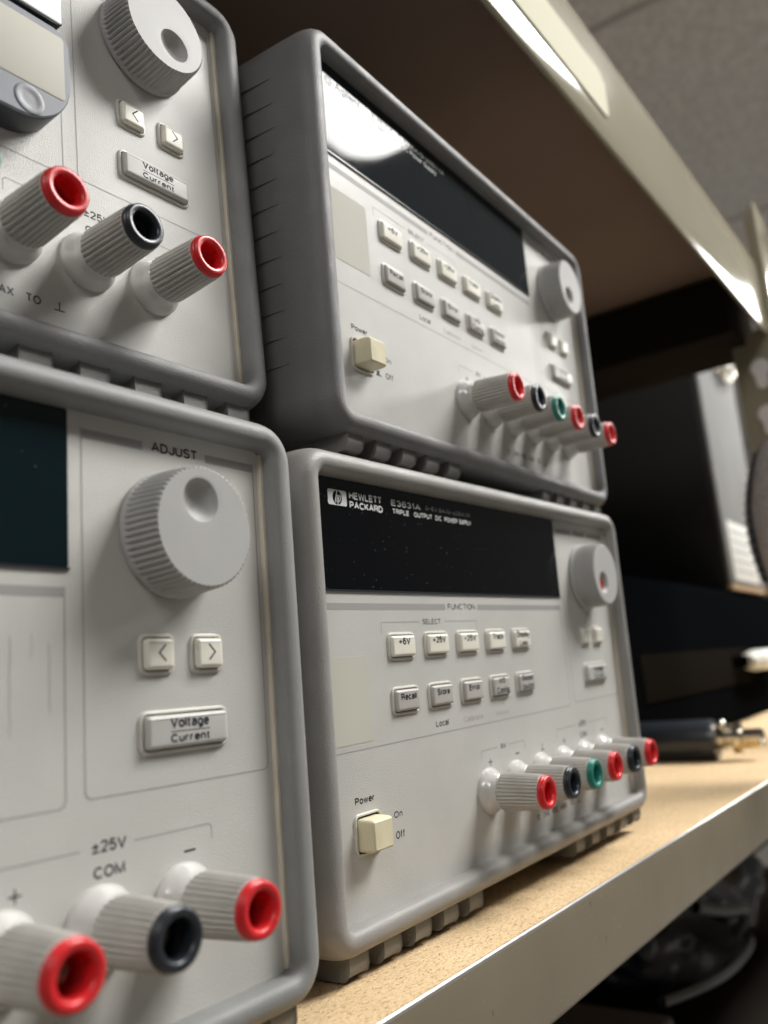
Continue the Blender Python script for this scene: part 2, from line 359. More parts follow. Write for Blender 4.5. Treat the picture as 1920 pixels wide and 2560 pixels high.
# ------------------------------------------------------------------ one bench power supply
OW, OH = 196.0, 112.0
BX = [29.13+18.27*k for k in range(5)]; BW, BH, BY = 13.34, 7.83, (70.05, 55.06)
TX, TS, TY = 77.7, 18.36, 19.7
TIP = 20.8
def button(root, name, u0, v1, bw, bh, h, material, strings, bold=.028, label=None):
    c = MB(); r = (u0+1.0, v1-bh+1.0, u0+bw-1.0, v1-1.0)
    loft(c, r, .75, [(0, -.5), (0, h*.42), (-.1, h*.68), (-.3, h*.88), (-.62, h*.98), (-.9, h)], n=4)
    b_ = build(c, name, material, root)
    if label: b_['label'] = label
    q = MB(); loft(q, (u0+.75, v1-bh+.75, u0+bw-.75, v1-.75), 1.0, [(0, -.1), (0, .45), (.12, .58), (.4, .58), (.6, .45), (.72, -.05)], cap1=False, n=4)
    build(q, 'button_rim', M['rim'], b_)
    q = MB(); loft(q, (u0+.5, v1-bh+.5, u0+bw-.5, v1-.5), .9, [(0, .03), (-.02, .06)], n=3); build(q, 'button_gap', M['gap'], b_)
    if strings:
        t = MB()
        for s in strings:
            if s[0] == 'line': line(t, s[1], s[2], h+.03)
            else: text(t, s[0], s[1], s[2], s[3], s[4], h+.03, bold)
        build(t, 'button_lettering', M['ink'], b_, smooth=False)
    return b_
def power_supply(pose, label, brand, cap_w, red_dimple, dimple, blank, feet_h, glassm, scratches=False, bumper=None, tadj=(0, 0, 0)):
    t = pose; yaw, pit, rol = t[3:6]
    Mr = Matrix.Rotation(yaw, 4, 'Z') @ Matrix.Rotation(-pit, 4, 'X') @ Matrix.Rotation(-rol, 4, 'Y')
    M4 = Matrix.Translation(S(t[:3])) @ Mr @ Matrix.Translation((U0*MM, 0, V0*MM))
    root = empty('bench_power_supply', label, 'power supply', M4=M4, group='stacked bench power supplies')
    bumper = bumper or M['bumper']
    # panel
    p = MB(); loft(p, (0, 0, OW, OH), 2.5, [(.6, -3), (.6, -.02), (.3, 0)], n=5)
    panel = build(p, 'front_panel', M['panel'], root)
    # moulded side ledge and cream strip inside the right edge
    q = MB(); boxp(q, OW-.85, OW+.2, -.2, 1.1, .7, OH-.7)
    build(q, 'edge_strip', M['trim'], root, bevel=.0002)
    # rubber bumper ring
    q = MB()
    loft(q, (0, 0, OW, OH), 2.2, [(0, -2.5), (.02, .2), (.15, 2.0), (.45, 3.4), (1.15, 4.4), (2.3, 4.85), (3.5, 4.95), (4.6, 4.7), (5.8, 4.0), (6.8, 2.6), (7.4, .8), (7.7, -1.5),
                                  (7.9, -8), (8.0, -26), (7.6, -27.5), (6.6, -28), (3, -28), (2, -2.5)], cap1=False, n=9, sx=1.0, sy=.9, closed=True)
    build(q, 'rubber_bumper', bumper, root, angle=50)
    # case body behind, with side ribs
    q = MB(); loft(q, (-5, -5, OW+5, OH+5), 5, [(0, -5), (0, -340), (-2, -345)], cap0=True, n=5)
    case = build(q, 'case_body', M['case'], root)
    for s in (-1, 1):
        q = MB()
        for k in range(12):
            vv = 14+k*8.1
            uu = -8.0 if s < 0 else OW+8.0
            a, b_ = (uu-.5*s*-1, uu) if s < 0 else (uu, uu+.5)
            # tapered fin: proud at the back, running out to nothing at the front
            f0, f1 = uu, uu+s*.55
            q.add([(f0, -9, vv), (f0, -9, vv+.5), (f0-s*2, -60, vv-.6), (f0-s*2, -60, vv+1.2), (f1, -20, vv+.2), (f1, -60, vv+.2)],
                  [(0, 1, 4), (0, 4, 5, 2), (1, 3, 5, 4), (2, 5, 3)])
        build(q, 'side_rib', M['rib'], case, smooth=False)
    q = MB()
    loft(q, (-.2, -.2, 0.2, .2), .1, [(0, 0)], cap1=False)
    # display window
    q = MB(); loft(q, (.3, 81.83, 145.5, OH-.2), .4, [(0, -.4), (0, .25), (-.1, .42), (-.3, .45)], n=3)
    win = build(q, 'display_window', glassm, root, angle=8)
    q = MB(); boxp(q, .6, 145.7, -.1, .45, 81.25, 81.8); build(q, 'window_sill', M['black'], win, smooth=False)
    if brand == 1:
        a = MB(); B = MB()
        flat_y = .48
        # rounded plate with the round badge cut out, script letters in it
        plate = rrect(7.0, 104.35, 15.0, 108.6, .5, 4); N = 48
        cxx, cyy, rr = 11.0, 106.48, 1.98
        ring = [(cxx+rr*math.cos(2*PI*k/N), cyy+rr*math.sin(2*PI*k/N)) for k in range(N)]
        outer = []
        for (x, y) in ring:
            dx, dy = x-cxx, y-cyy; sc = min(4.0/abs(dx) if abs(dx) > 1e-6 else 1e9, 2.12/abs(dy) if abs(dy) > 1e-6 else 1e9)
            ex, ey = dx*sc, dy*sc
            if abs(ex) > 3.75 and abs(ey) > 1.87: ex *= .955; ey *= .955
            outer.append((cxx+ex, cyy+ey))
        a.add([(x, flat_y, y) for x, y in ring]+[(x, flat_y, y) for x, y in outer], [(k, (k+1) % N, N+(k+1) % N, N+k) for k in range(N)])
        def stroke(pts, tk=.36): line(a, pts, tk, flat_y+.004)
        stroke([(10.05, 105.2), (10.95, 108.3)], .34); stroke([(10.45, 106.5), (10.8, 107.1), (11.15, 107.05), (11.1, 106.6), (10.75, 105.3)], .3)
        stroke([(11.05, 104.6), (11.85, 107.1)], .34); stroke([(11.8, 107.0), (12.3, 107.1), (12.45, 106.7), (12.15, 105.8), (11.75, 105.45), (11.35, 105.5)], .3)
        text(a, 'HEWLETT', 16.2, 31.3, 106.65, 108.75, flat_y, .03); text(a, 'PACKARD', 16.2, 31.5, 104.1, 106.1, flat_y, .03)
        text(a, 'E3631A', 36.0, 51.3, 106.75, 108.6, flat_y, .012)
        text(a, 'TRIPLE', 36.3, 44.9, 104.4, 105.95, flat_y, .02); text(a, 'OUTPUT', 47.6, 57.6, 104.4, 105.95, flat_y, .02)
        text(a, 'DC', 59.5, 63.0, 104.4, 105.95, flat_y, .02); text(a, 'POWER', 64.8, 72.6, 104.4, 105.95, flat_y, .02); text(a, 'SUPPLY', 73.8, 81.3, 104.4, 105.95, flat_y, .02)
        text(B, '0-6V,5A/0-±25V,1A', 54.3, 81.2, 107.0, 108.6, flat_y, .008)
        wl = build(a, 'window_lettering', M['white'], win, smooth=False)
        build(B, 'rating_lettering', M['dimink'], win, smooth=False)
    if brand == 2:
        a = MB(); f = .48
        for k in range(12):      # small starburst of dots
            an = 2*PI*k/12
            for rr, sz in ((.9, .16), (1.5, .2), (2.0, .13)):
                x, y = 7.2+rr*math.cos(an+.2*rr), 106.3+rr*math.sin(an+.2*rr); flat(a, x-sz, x+sz, y-sz, y+sz, f)
        text(a, 'Agilent', 10.6, 24.0, 104.6, 107.9, f, .01)
        text(a, 'E3631A', 30.5, 43, 106.2, 108.0, f, .01); text(a, '0-6V,5A/0-±25V,1A', 46, 77, 106.2, 107.9, f, .006)
        text(a, 'Triple Output DC Power Supply', 30.5, 71, 103.2, 105.4, f, .008)
        build(a, 'window_lettering', M['dimink'], win, smooth=False)
    # printing on the panel
    a = MB(); g = MB(); fnt = MB(); z = .03
    for (x0, x1) in ((2.6, 61.3), (81.0, 144.6)): flat(g, x0, x1, 76.4, 78.2, z)
    for (x0, x1) in ((148.8, 162.8), (179.4, 193.8)): flat(g, x0, x1, 106.9, 108.8, z)
    line(g, [(144.8, 78.2), (144.8, 41.4), (144.4, 40.6), (143.6, 40.2), (2.0, 40.2)], .28, z+.003)
    line(g, [(148.6, 108.8), (148.6, 42.2), (149.0, 41.4), (149.8, 41.0), (192.6, 41.0), (193.4, 41.4), (193.8, 42.2), (193.8, 108.8)], .28, z+.003)
    line(g, [(27.0, 69.9), (27.0, 72.5), (27.5, 72.9), (46.0, 72.9)], .22, z); line(g, [(60.2, 72.9), (79.2, 72.9), (79.6, 72.5), (79.6, 70.4)], .22, z)
    line(g, [(74.8, 29.7), (74.8, 31.7), (75.3, 32.1), (85.4, 32.1)], .22, z); line(g, [(93.4, 32.1), (103.7, 32.1), (104.2, 31.7), (104.2, 29.8)], .22, z)
    line(g, [(130.0, 29.8), (130.0, 32.2), (130.6, 32.7), (147.2, 32.7)], .25, z); line(g, [(158.8, 32.6), (176.2, 32.6), (177.0, 32.1), (177.0, 29.7)], .25, z)
    a1 = MB(); a2 = MB(); a3 = MB(); a4 = MB()
    text(a1, 'ADJUST', 165.0, 177.3, 107.05, 109.2, z, .02); build(a1, 'adjust_lettering', M['ink'], panel, smooth=False)
    text(a2, 'FUNCTION', 62.7, 79.5, 76.5, 78.35, z, .008); text(a2, 'SELECT', 47.9, 57.9, 72.1, 73.7, z, .006); build(a2, 'function_lettering', M['ink'], panel, smooth=False)
    text(a, '6V', 87.7, 91.1, 31.3, 32.9, z); text(a, '±25V', 149.6, 156.9, 31.8, 33.9, z); text(a, 'COM', 150.0, 156.5, 27.6, 29.6, z)
    for x in (80.1, 135.5): line(a, [(x-1.0, 28.2), (x+1.0, 28.2)], .3, z); line(a, [(x, 27.2), (x, 29.2)], .3, z+.003)
    for x in (98.5, 171.4): line(a, [(x-1.2, 28.5), (x+1.2, 28.5)], .42, z)
    def gnd(x, y, s=1): line(a, [(x-1.1*s, y), (x+1.1*s, y)], .32, z); line(a, [(x, y), (x, y+1.9*s)], .32, z+.003)
    gnd(117.4, 27.4); gnd(142.6, 5.4)
    text(a, '±', 108.0, 110.0, 5.2, 7.2, z); text(a, '240', 112.6, 117.4, 5.2, 7.2, z); text(a, 'VDC', 119.4, 124.6, 5.2, 7.2, z)
    text(a, 'MAX', 126.6, 132.0, 5.2, 7.2, z); text(a, 'TO', 134.6, 138.2, 5.2, 7.2, z)
    text(a3, 'Power', 10.2, 18.4, 26.95, 28.75, z, .02); text(a3, 'On', 26.4, 30.2, 20.9, 22.6, z, .008); text(a3, 'Off', 26.6, 30.7, 15.5, 17.5, z, .008)
    flat(a3, 21.6, 23.6, 20.6, 21.6, z); flat(a3, 22.9, 24.4, 20.6, 21.0, z+.003)
    flat(a3, 21.8, 23.3, 15.6, 17.2, z); flat(a3, 21.4, 24.2, 15.5, 15.9, z+.003); build(a3, 'power_lettering', M['ink'], panel, smooth=False)
    text(a4, 'Local', 50.5, 57.4, 42.1, 43.9, z, .01); build(a4, 'local_lettering', M['ink'], panel, smooth=False)
    text(fnt, 'Calibrate', 66.2, 78.2, 41.9, 43.6, z, .004); text(fnt, 'Secure', 86.5, 95.0, 41.9, 43.4, z, .004)
    build(a, 'terminal_lettering', M['ink'], panel, smooth=False); build(g, 'panel_outline', M['greyink'], panel, smooth=False)
    build(fnt, 'faint_lettering', M['faint'], panel, smooth=False)
    if scratches:
        a = MB(); random.seed(8)
        for (x, y0, y1) in ((134.5, 52.9, 69.4), (141.8, 56.5, 68.2), (138.4, 66.0, 70.0)):
            pts = [(x+random.uniform(-.12, .12), y0+(y1-y0)*k/7) for k in range(8)]; line(a, pts, .14 if x != 138.4 else .07, .03)
        build(a, 'scratch_mark', M['greyink'], panel, smooth=False)
    if blank:
        a = MB(); loft(a, blank, .3, [(0, 0.02), (0, .06), (-.02, .07)], n=2); build(a, 'blank_sticker', M['paper'], panel, smooth=False)
    # buttons
    cx = [x+BW/2-.05 for x in BX]; H = 1.45
    def lab(k, row, *ss):
        base = BY[row]; out = []
        for (s, wd, dy, hh) in ss: out.append((s, cx[k]-wd/2, cx[k]+wd/2, base-dy-hh, base-dy))
        return out
    R0 = [lab(0, 0, ('+6V', 5.9, 1.6, 2.0)), lab(1, 0, ('+25V', 7.4, 1.6, 2.0)), lab(2, 0, ('-25V', 7.4, 1.6, 2.0)), lab(3, 0, ('Track', 7.2, 1.6, 2.0)),
          lab(4, 0, ('Display', 9.2, 1.1, 2.6), ('Limit', 6.0, 4.3, 2.0))]
    R1 = [lab(0, 1, ('Recall', 7.6, 2.0, 1.9)), lab(1, 1, ('Store', 6.9, 2.0, 1.9)), lab(2, 1, ('Error', 7.0, 2.0, 1.9)),
          lab(3, 1, ('I/O', 4.0, 1.1, 2.0), ('Config', 8.4, 4.1, 2.5)), lab(4, 1, ('Output', 8.6, 1.1, 2.5), ('On/Off', 8.6, 4.3, 2.0))]
    for k in range(5):
        button(root, 'push_button', BX[k], BY[0], BW, BH, H, M['ivory'], R0[k]); button(root, 'push_button', BX[k], BY[1], BW, BH, H, M['keygrey'], R1[k], label='grey push button')
    AH = 1.7
    button(root, 'push_button', 160.35, 69.92, 8.8, 8.0, AH, M['ivory'], [('line', [(165.7, 67.6), (164.2, 66.1), (165.7, 64.6)], .34)])
    button(root, 'push_button', 173.02, 69.92, 8.8, 8.0, AH, M['ivory'], [('line', [(177.0, 67.6), (178.5, 66.1), (177.0, 64.6)], .34)])
    button(root, 'push_button', 160.09, 55.25, 22.14, 8.25, AH, M['vc'], [('Voltage', 166.3, 176.1, 51.25, 53.65), ('Current', 166.3, 176.2, 48.95, 50.6), ('line', [(166.5, 51.0), (176.2, 51.0)], .18)],
           label='wide grey Voltage / Current button')
    # power switch
    q = MB(); loft(q, (10.2, 15.5, 19.1, 23.6), 1.0, [(0, -2), (-.1, cap_w*.75), (-.4, cap_w-.3), (-.8, cap_w)], n=4)
    for i in range(len(q.v)): q.v[i] = (q.v[i][0], q.v[i][1], q.v[i][2])
    sw = build(q, 'power_switch', M['cream'], root)
    q = MB(); loft(q, (9.75, 15.1, 19.6, 24.1), 1.1, [(0, .05), (0, .5), (.15, .62), (.45, .62), (.6, .5), (.7, 0)], cap1=False, n=4); build(q, 'switch_rim', M['rim'], sw)
    q = MB(); loft(q, (9.75, 15.1, 19.6, 24.1), 1.0, [(0, .04), (-.01, .05)], n=4); build(q, 'switch_recess', M['hole'], sw)
    # adjust knob
    ku, kv, kh = 169.7, 90.0, 10.2
    q = MB()
    lathe(q, ku, kv, [(12.6, .05, 0), (13.2, .5, 0), (13.25, 1.1, 0), (13.1, 1.6, 0), (12.95, 1.9, 1), (12.8, 5, 1), (12.45, kh-.6, 1), (12.2, kh-.1, 1), (11.8, kh+.12, 0)], ridges=62, depth=.55, cap1=False)
    # front face with a spherical dimple, built as a grid disc
    n_r, n_a = 36, 96; vs = []; fs = []; R0_ = 11.8
    du, dv, dr = dimple[0]-ku, dimple[1]-kv, dimple[2]
    # concentric loops morph from the rim to the dimple circle, then into it
    loops = []
    for i in range(9): s_ = i/8; loops.append((R0_*(1-s_)+dr*s_, s_, 0))
    for i in range(1, 10): a_ = i/9; loops.append((dr*(1-a_), 1, a_))
    for (rr, s_, a_) in loops:
        for k in range(n_a):
            th = 2*PI*k/n_a; x = du*s_+rr*math.cos(th); y = dv*s_+rr*math.sin(th)
            dep = 0 if a_ == 0 else -2.6*math.sqrt(max(0, 1-(1-a_)**2))**1.2
            if a_ == 0 and s_ > .99: dep = -.05
            vs.append((ku+x, kh+.12+dep, kv+y))
    for i in range(len(loops)-1):
        for k in range(n_a):
            k2 = (k+1) % n_a; fs.append((i*n_a+k, i*n_a+k2, (i+1)*n_a+k2, (i+1)*n_a+k))
    q.add(vs, fs)
    kn = build(q, 'adjust_knob', M['knob'], root, angle=45)
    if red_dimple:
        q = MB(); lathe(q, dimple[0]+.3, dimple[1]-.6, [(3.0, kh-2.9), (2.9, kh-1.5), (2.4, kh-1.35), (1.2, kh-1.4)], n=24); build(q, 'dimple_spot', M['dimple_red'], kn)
    # binding posts
    for k, cn in enumerate(('red', 'black', 'green', 'red', 'black', 'red')):
        u = TX+(TS+tadj[2])*k+tadj[0]; v = TY; tip = TIP+tadj[1]
        q = MB(); lathe(q, u, v, [(5.2, 5.2), (5.45, 5.4, 0), (5.75, 5.8, 1), (5.65, 9, 1), (5.25, tip-2.3, 1), (5.1, tip-2.0, 0), (4.9, tip-1.9, 0), (4.9, tip-2.6), (3.2, tip-2.6), (3.0, 8)], ridges=30, depth=.65, cap0=True)
        ps = build(q, 'binding_post', M['post'], root, angle=50); ps['label'] = {'red': 'binding post with red ring', 'black': 'binding post with black ring', 'green': 'binding post with green ring'}[cn]
        q = MB(); lathe(q, u, v, [(7.0, 0), (7.1, .5), (7.0, 1.1), (6.5, 2.0), (5.8, 2.9), (5.4, 3.8), (5.3, 4.7), (5.1, 5.0), (4.2, 5.1), (4.2, 5.5)], n=48); build(q, 'post_base', M['postbase'], ps, angle=60)
        q = MB(); lathe(q, u, v, [(4.6, tip-2.2), (5.0, tip-1.9), (5.1, tip-1.3), (4.85, tip-.9), (4.55, tip-.75), (4.85, tip-.55), (4.75, tip-.1), (4.3, tip+.05), (3.6, tip), (3.2, tip-.3), (3.1, tip-1), (3.0, tip-8)], n=40, cap1=False); build(q, 'colour_ring', M[cn], ps, angle=60)
        q = MB(); lathe(q, u, v, [(1.9, 4.5), (2.3, tip-7), (2.3, tip-5.2), (1.7, tip-5), (1.5, tip-8)], n=20); build(q, 'post_stud', M['metal'], ps)
    # feet: five tabs at each end of the bottom edge
    for k in range(5):
        for (r0, pit_) in ((1.0, 13.9), (131.4, 14.2)):
            f0 = r0+pit_*k; wd = 7.6; q = MB(); top = -5.0; bot = -6.3-feet_h
            pr = [(1.4, top), (2.0, -6.6), (2.0, bot+2.4), (1.5, bot+1.0), (.5, bot+.25), (-.8, bot), (-14, bot), (-30, -6.6), (-30, top)]; N_ = len(pr)
            q.add([(f0, a, b_) for a, b_ in pr]+[(f0+wd, a, b_) for a, b_ in pr], [tuple(range(N_)), tuple(range(2*N_-1, N_-1, -1))]+[(i, (i+1) % N_, N_+(i+1) % N_, N_+i) for i in range(N_)])
            build(q, 'foot_tab', M['foot'], root, bevel=.0004, angle=40)
    return root
POSE = {'A': [-33.224, 158.874, 81.142, -.046, .043, -.007], 'B': [-49.596, 139.239, -55.338, -.041, .002, -.008],
        'C': [185.126, 135.571, 74.92, 0, -.017, .012], 'D': [172.825, 138.516, -56.845, -.032, -.022, .015]}
M['bumper_b'] = mat('rubber_bluegrey', (.232, .236, .232), .5, .4, bump=.4, bscale=3000, var=.1, vscale=60)
M['bumper_d'] = mat('rubber_warm_grey', (.27, .262, .25), .42, .5, bump=.5, bscale=2800, var=.1, vscale=70, rvar=.08)
power_supply(POSE['A'], 'top-left grey power supply, with a round-ended tag stuck on its panel', 0, 8, False, (172.0, 85.9, 4.4), None, 7.5, M['glass_teal'], tadj=(-2.3, .6, .32))
power_supply(POSE['B'], 'bottom-left grey power supply, ADJUST lettering above its large ribbed knob', 0, 8, False, (168.7, 95.3, 4.5), None, 5.0, M['glass_teal'], scratches=True, bumper=M['bumper_b'])
M['bumper_c'] = mat('rubber_dark_grey', (.165, .163, .163), .5, .45, bump=.55, bscale=3000, var=.12, vscale=70, rvar=.08)
power_supply(POSE['C'], 'upper right power supply with a bright ceiling lamp reflected in its dark display window', 2, 5.9, False, (167.2, 85.2, 4.2), (3.4, 47.6, 22.8, 70.6), 4.8, M['glass_up'], bumper=M['bumper_c'])
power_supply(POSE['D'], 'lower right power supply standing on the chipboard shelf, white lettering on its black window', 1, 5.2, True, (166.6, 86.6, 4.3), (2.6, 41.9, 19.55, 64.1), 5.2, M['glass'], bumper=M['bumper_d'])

# ------------------------------------------------------------------ the two tags stuck on the top-left unit
def on_panel(u):
    t = POSE[u]; Mr = Matrix.Rotation(t[3], 4, 'Z') @ Matrix.Rotation(-t[4], 4, 'X') @ Matrix.Rotation(-t[5], 4, 'Y')
    return Matrix.Translation(S(t[:3])) @ Mr @ Matrix.Translation((U0*MM, 0, V0*MM))
tg = empty('round_ended_tag', 'light grey round-ended tag with thick black body, stuck on the top-left unit', 'tag', M4=on_panel('A'))
q = MB(); loft(q, (100, 44.2, 142.2, 71), 13.0, [(-.3, .1), (0, .6), (0, 7.0), (-.15, 7.3)], n=9, rt=4.5); build(q, 'tag_body', M['black'], tg, angle=20)
q = MB(); loft(q, (100, 44.2, 142.2, 71), 13.0, [(-.1, 7.3), (-.05, 7.7), (-.3, 8.0)], n=9, rt=4.5); face = build(q, 'tag_face', M['tagface'], tg, angle=20)
q = MB(); loft(q, (107.5, 52.4, 140.6, 69.0), 1.0, [(0, 7.9), (0, 8.08), (-.05, 8.1)], n=4); build(q, 'tag_window', M['paper'], tg)
q = MB(); lathe(q, 131.8, 48.4, [(3.6, 7.9), (3.5, 8.1), (3.0, 8.2), (2.2, 8.05), (1.0, 8.05)], n=40); build(q, 'tag_button', M['tagbutton'], tg)
tg2 = empty('white_card_holder', 'white card in a thick black holder above the round-ended tag', 'card holder', M4=on_panel('A'))
q = MB(); loft(q, (100, 73.0, 141.2, 98), 1.5, [(-.2, .1), (0, .4), (0, 6.5), (-.3, 7.0)], n=5); build(q, 'holder_body', M['black'], tg2)
q = MB(); loft(q, (101, 73.6, 140.9, 97), .8, [(0, 6.9), (0, 7.2), (-.1, 7.25)], n=3); build(q, 'card', mat('white_card', (.55, .56, .57), .4, .5), tg2)

# ------------------------------------------------------------------ the storage rack
YAW = -.027
rk_M = Matrix.Translation(S((300, 112, -69.3))) @ Matrix.Rotation(YAW, 4, 'Z')
rack = empty('storage_rack', 'steel shelving rack with chipboard shelves and cream painted beams', 'shelving', M4=rk_M)
def K(p): return ((p[0]-300)*MM, (p[1]-112)*MM, (p[2]+69.3)*MM)       # camera-relative mm -> rack coordinates
def kbox(mb, x0, x1, y0, y1, z0, z1): boxp(mb, x0, x1, y0, y1, z0, z1)
def sweepx(mb, prof, x0, x1):
    n = len(prof); mb.add([(x0, a, b) for a, b in prof]+[(x1, a, b) for a, b in prof], [tuple(range(n)), tuple(range(2*n-1, n-1, -1))]+[(i, (i+1) % n, n+(i+1) % n, n+i) for i in range(n)])
q = MB(); kbox(q, -600, 1600, 114.2, 620, -85.3, -69.3); build(q, 'lower_board', M['board'], rack, conv=K, smooth=False)
q = MB(); kbox(q, -600, 734, 112.65, 620, 296, 313.5); build(q, 'upper_board', mat('brown_hardboard', (.27, .20, .165), .8, .2, bump=.2, bscale=500, var=.15, vscale=6), rack, conv=K, smooth=False)
def arc(cx, cy, r, a0, a1, n=5): return [(cx+r*math.cos(math.radians(a0+(a1-a0)*k/n)), cy+r*math.sin(math.radians(a0+(a1-a0)*k/n))) for k in range(n+1)]
lip = [(114.1, -86.0), (114.1, -69.0)]+arc(113.4, -69.3, .6, 60, 180)+[(112.3, -72)]+[(112.0, -84), (112.3, -92)]+arc(114.2, -93.2, 1.9, 180, 290)+[(120, -95.3), (130, -95.3), (130, -93.5), (116, -93.5)]
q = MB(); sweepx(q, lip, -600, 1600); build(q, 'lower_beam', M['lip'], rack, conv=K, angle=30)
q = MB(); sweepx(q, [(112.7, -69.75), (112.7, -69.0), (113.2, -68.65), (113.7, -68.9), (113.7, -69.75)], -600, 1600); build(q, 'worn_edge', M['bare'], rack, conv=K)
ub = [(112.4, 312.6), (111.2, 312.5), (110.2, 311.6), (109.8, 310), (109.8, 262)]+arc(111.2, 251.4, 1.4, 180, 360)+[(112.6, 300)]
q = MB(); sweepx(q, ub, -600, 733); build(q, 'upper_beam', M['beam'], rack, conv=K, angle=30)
# label strip slid on the beam
q = MB(); q.add([(a, y, b) for y in (109.75, 109.0) for a, b in ((190, 267), (393, 266), (396, 270), (396, 286), (388, 291), (190, 291))], [(0, 1, 2, 3, 4, 5), (6, 7, 8, 9, 10, 11)]+[(i, (i+1) % 6, 6+(i+1) % 6, 6+i) for i in range(6)])
lb = build(q, 'beam_label', M['labelyellow'], rack, conv=K, smooth=False)
q = MB(); kbox(q, -600, 734, 111.4, 112.64, 312.8, 315); build(q, 'board_edge', M['board'], rack, conv=K, smooth=False)
q = MB(); kbox(q, 692.2, 775, 128, 620, 246, 294); build(q, 'end_beam', M['brown'], rack, conv=K, smooth=False)
q = MB(); kbox(q, -600, 3200, 622, 630, -500, 330); build(q, 'added_back_sheet', M['brown'], rack, conv=K, smooth=False)  # dark sheet added to shut out light from behind and darken the depth
# slotted angle upright with keyhole slots
def curve_sheet(name, outline, holes, thick, material, parent, mtx):
    cu = bpy.data.curves.new(name, 'CURVE'); cu.dimensions = '2D'; cu.fill_mode = 'BOTH'; cu.extrude = thick/2
    for pts in [outline]+holes:
        sp = cu.splines.new('POLY'); sp.points.add(len(pts)-1)
        for i, (a, b) in enumerate(pts): sp.points[i].co = (a, b, 0, 1)
        sp.use_cyclic_u = True
    o = bpy.data.objects.new('t', cu); COL.objects.link(o)
    me = bpy.data.meshes.new_from_object(o.evaluated_get(bpy.context.evaluated_depsgraph_get()))
    COL.objects.unlink(o); bpy.data.objects.remove(o)
    me.transform(mtx); me.materials.clear(); me.materials.append(material); me.name = name
    r = bpy.data.objects.new(name, me); COL.objects.link(r); r.parent = parent; return r
def keyhole(cx, cy, s=1.0):
    big = [(cx+6.2*s*math.cos(a), cy+6.2*s*math.sin(a)) for a in [math.radians(-50+k*280/18) for k in range(19)]]
    small = [(cx+3.6*s*math.cos(a), cy-11*s+3.6*s*math.sin(a)) for a in [math.radians(180+k*180/8) for k in range(9)]]
    return [(a*MM, b*MM) for a, b in big+small]
holes = [keyhole(16, z) for z in range(-460, 360, 38)]
outl = [(a*MM, b*MM) for a, b in ((0, -500), (34, -500), (34, 362), (0, 366))]
# side flange (normal X), then front flange (normal -Y)
mt = Matrix(((0, 0, 1, .735-.300), (1, 0, 0, (105-112)*MM), (0, 1, 0, .0693), (0, 0, 0, 1)))
outs = [(a*MM, b*MM) for a, b in ((0, -500), (34, -500), (34, 252), (8, 258), (8, 352), (0, 366))]
curve_sheet('upright_side', outs, [keyhole(16, z) for z in range(-460, 235, 38)], .0018, M['beam'], rack, mt)
mt = Matrix(((1, 0, 0, .735-.300), (0, 0, 1, (104-112)*MM), (0, 1, 0, .0693), (0, 0, 0, 1)))
curve_sheet('upright_front', outl, holes, .0018, M['beam'], rack, mt)

pm = mat('slot_light_white', (.85, .83, .80), .45, .5)  # pale plates added over the keyholes, standing in for brightness seen through them
for z in (224, 185, 146, 107):
    mt = Matrix(((0, 0, 1, .7335-.300), (1, 0, 0, (105-112)*MM), (0, 1, 0, .0693), (0, 0, 0, 1)))
    curve_sheet('slot_light_plate', keyhole(15.5, z, 1.2), [], .0028, pm, rack, mt)

# ------------------------------------------------------------------ things further along the shelf
def sbox(name, mt_, parent, x0, x1, y0, y1, z0, z1, bev=.002):
    q = MB(); boxp(q, x0, x1, y0, y1, z0, z1); return build(q, name, mt_, parent, conv=S if parent is None else (lambda p, o=parent.location.copy(): (p[0]*MM-o.x, p[1]*MM-o.y, p[2]*MM+ZS-o.z)), bevel=bev)
def rel(o): return lambda p: (p[0]*MM-o.location.x, p[1]*MM-o.location.y, p[2]*MM+ZS-o.location.z)
eq = empty('equipment_case', 'black equipment case with a white handle, far along the lower shelf', 'equipment', loc=S((860, 210, -69.3)))
sbox('case_shell', M['darkbox'], eq, 480, 1290, 211, 560, -67, 64, .004)
sbox('front_plate', mat('brown_plate', (.009, .0075, .006), .9, .0), eq, 640, 1000, 209.5, 211, -32, 4, .0004)
q = MB(); vs = []
def xcyl(mb, x0, x1, y, z, prof, n=32):
    pts = []; 
    for (t_, r) in prof:
        for k in range(n): a = 2*PI*k/n; pts.append((x0+(x1-x0)*t_, y+r*math.cos(a), z+r*math.sin(a)))
    fs = [(i*n+k, i*n+(k+1) % n, (i+1)*n+(k+1) % n, (i+1)*n+k) for i in range(len(prof)-1) for k in range(n)]
    fs += [tuple(range(n)), tuple(range((len(prof)-1)*n, len(prof)*n))]; mb.add(pts, fs)
xcyl(q, 925, 1080, 195, -10, [(0, 6), (.02, 8.5), (.1, 9), (.12, 7.5), (.16, 7.5), (.18, 10.5), (.9, 10.5), (.92, 6), (1, 6)]); build(q, 'case_handle', mat('white_handle', (.62, .62, .57), .35, .5), eq, conv=rel(eq))
for x in (925, 1080): sbox('handle_bracket', M['darkbox'], eq, x-3, x+3, 195, 212, -16, -4, .001)
pc = empty('upright_unit', 'black box with a light grey front, standing on the equipment case', 'equipment box', loc=S((1110, 210, 65)))
sbox('box_shell', mat('charcoal_shell', (.016, .0155, .016), .7, .25), pc, 968, 1160, 213, 520, 66, 346, .003)
sbox('box_front', M['pcfront'], pc, 969, 1158, 207, 213, 72, 344, .003)
sbox('foot_strip', M['brass'], pc, 972, 1145, 208, 214, 66, 71.5, .0006).data.materials[0] = mat('tan_strip', (.36, .25, .15), .6, .3)
s1 = sbox('paper_label', mat('white_label', (.62, .61, .57), .6, .3), pc, 985, 1105, 206.2, 207, 76, 142, .0002)
q = MB()
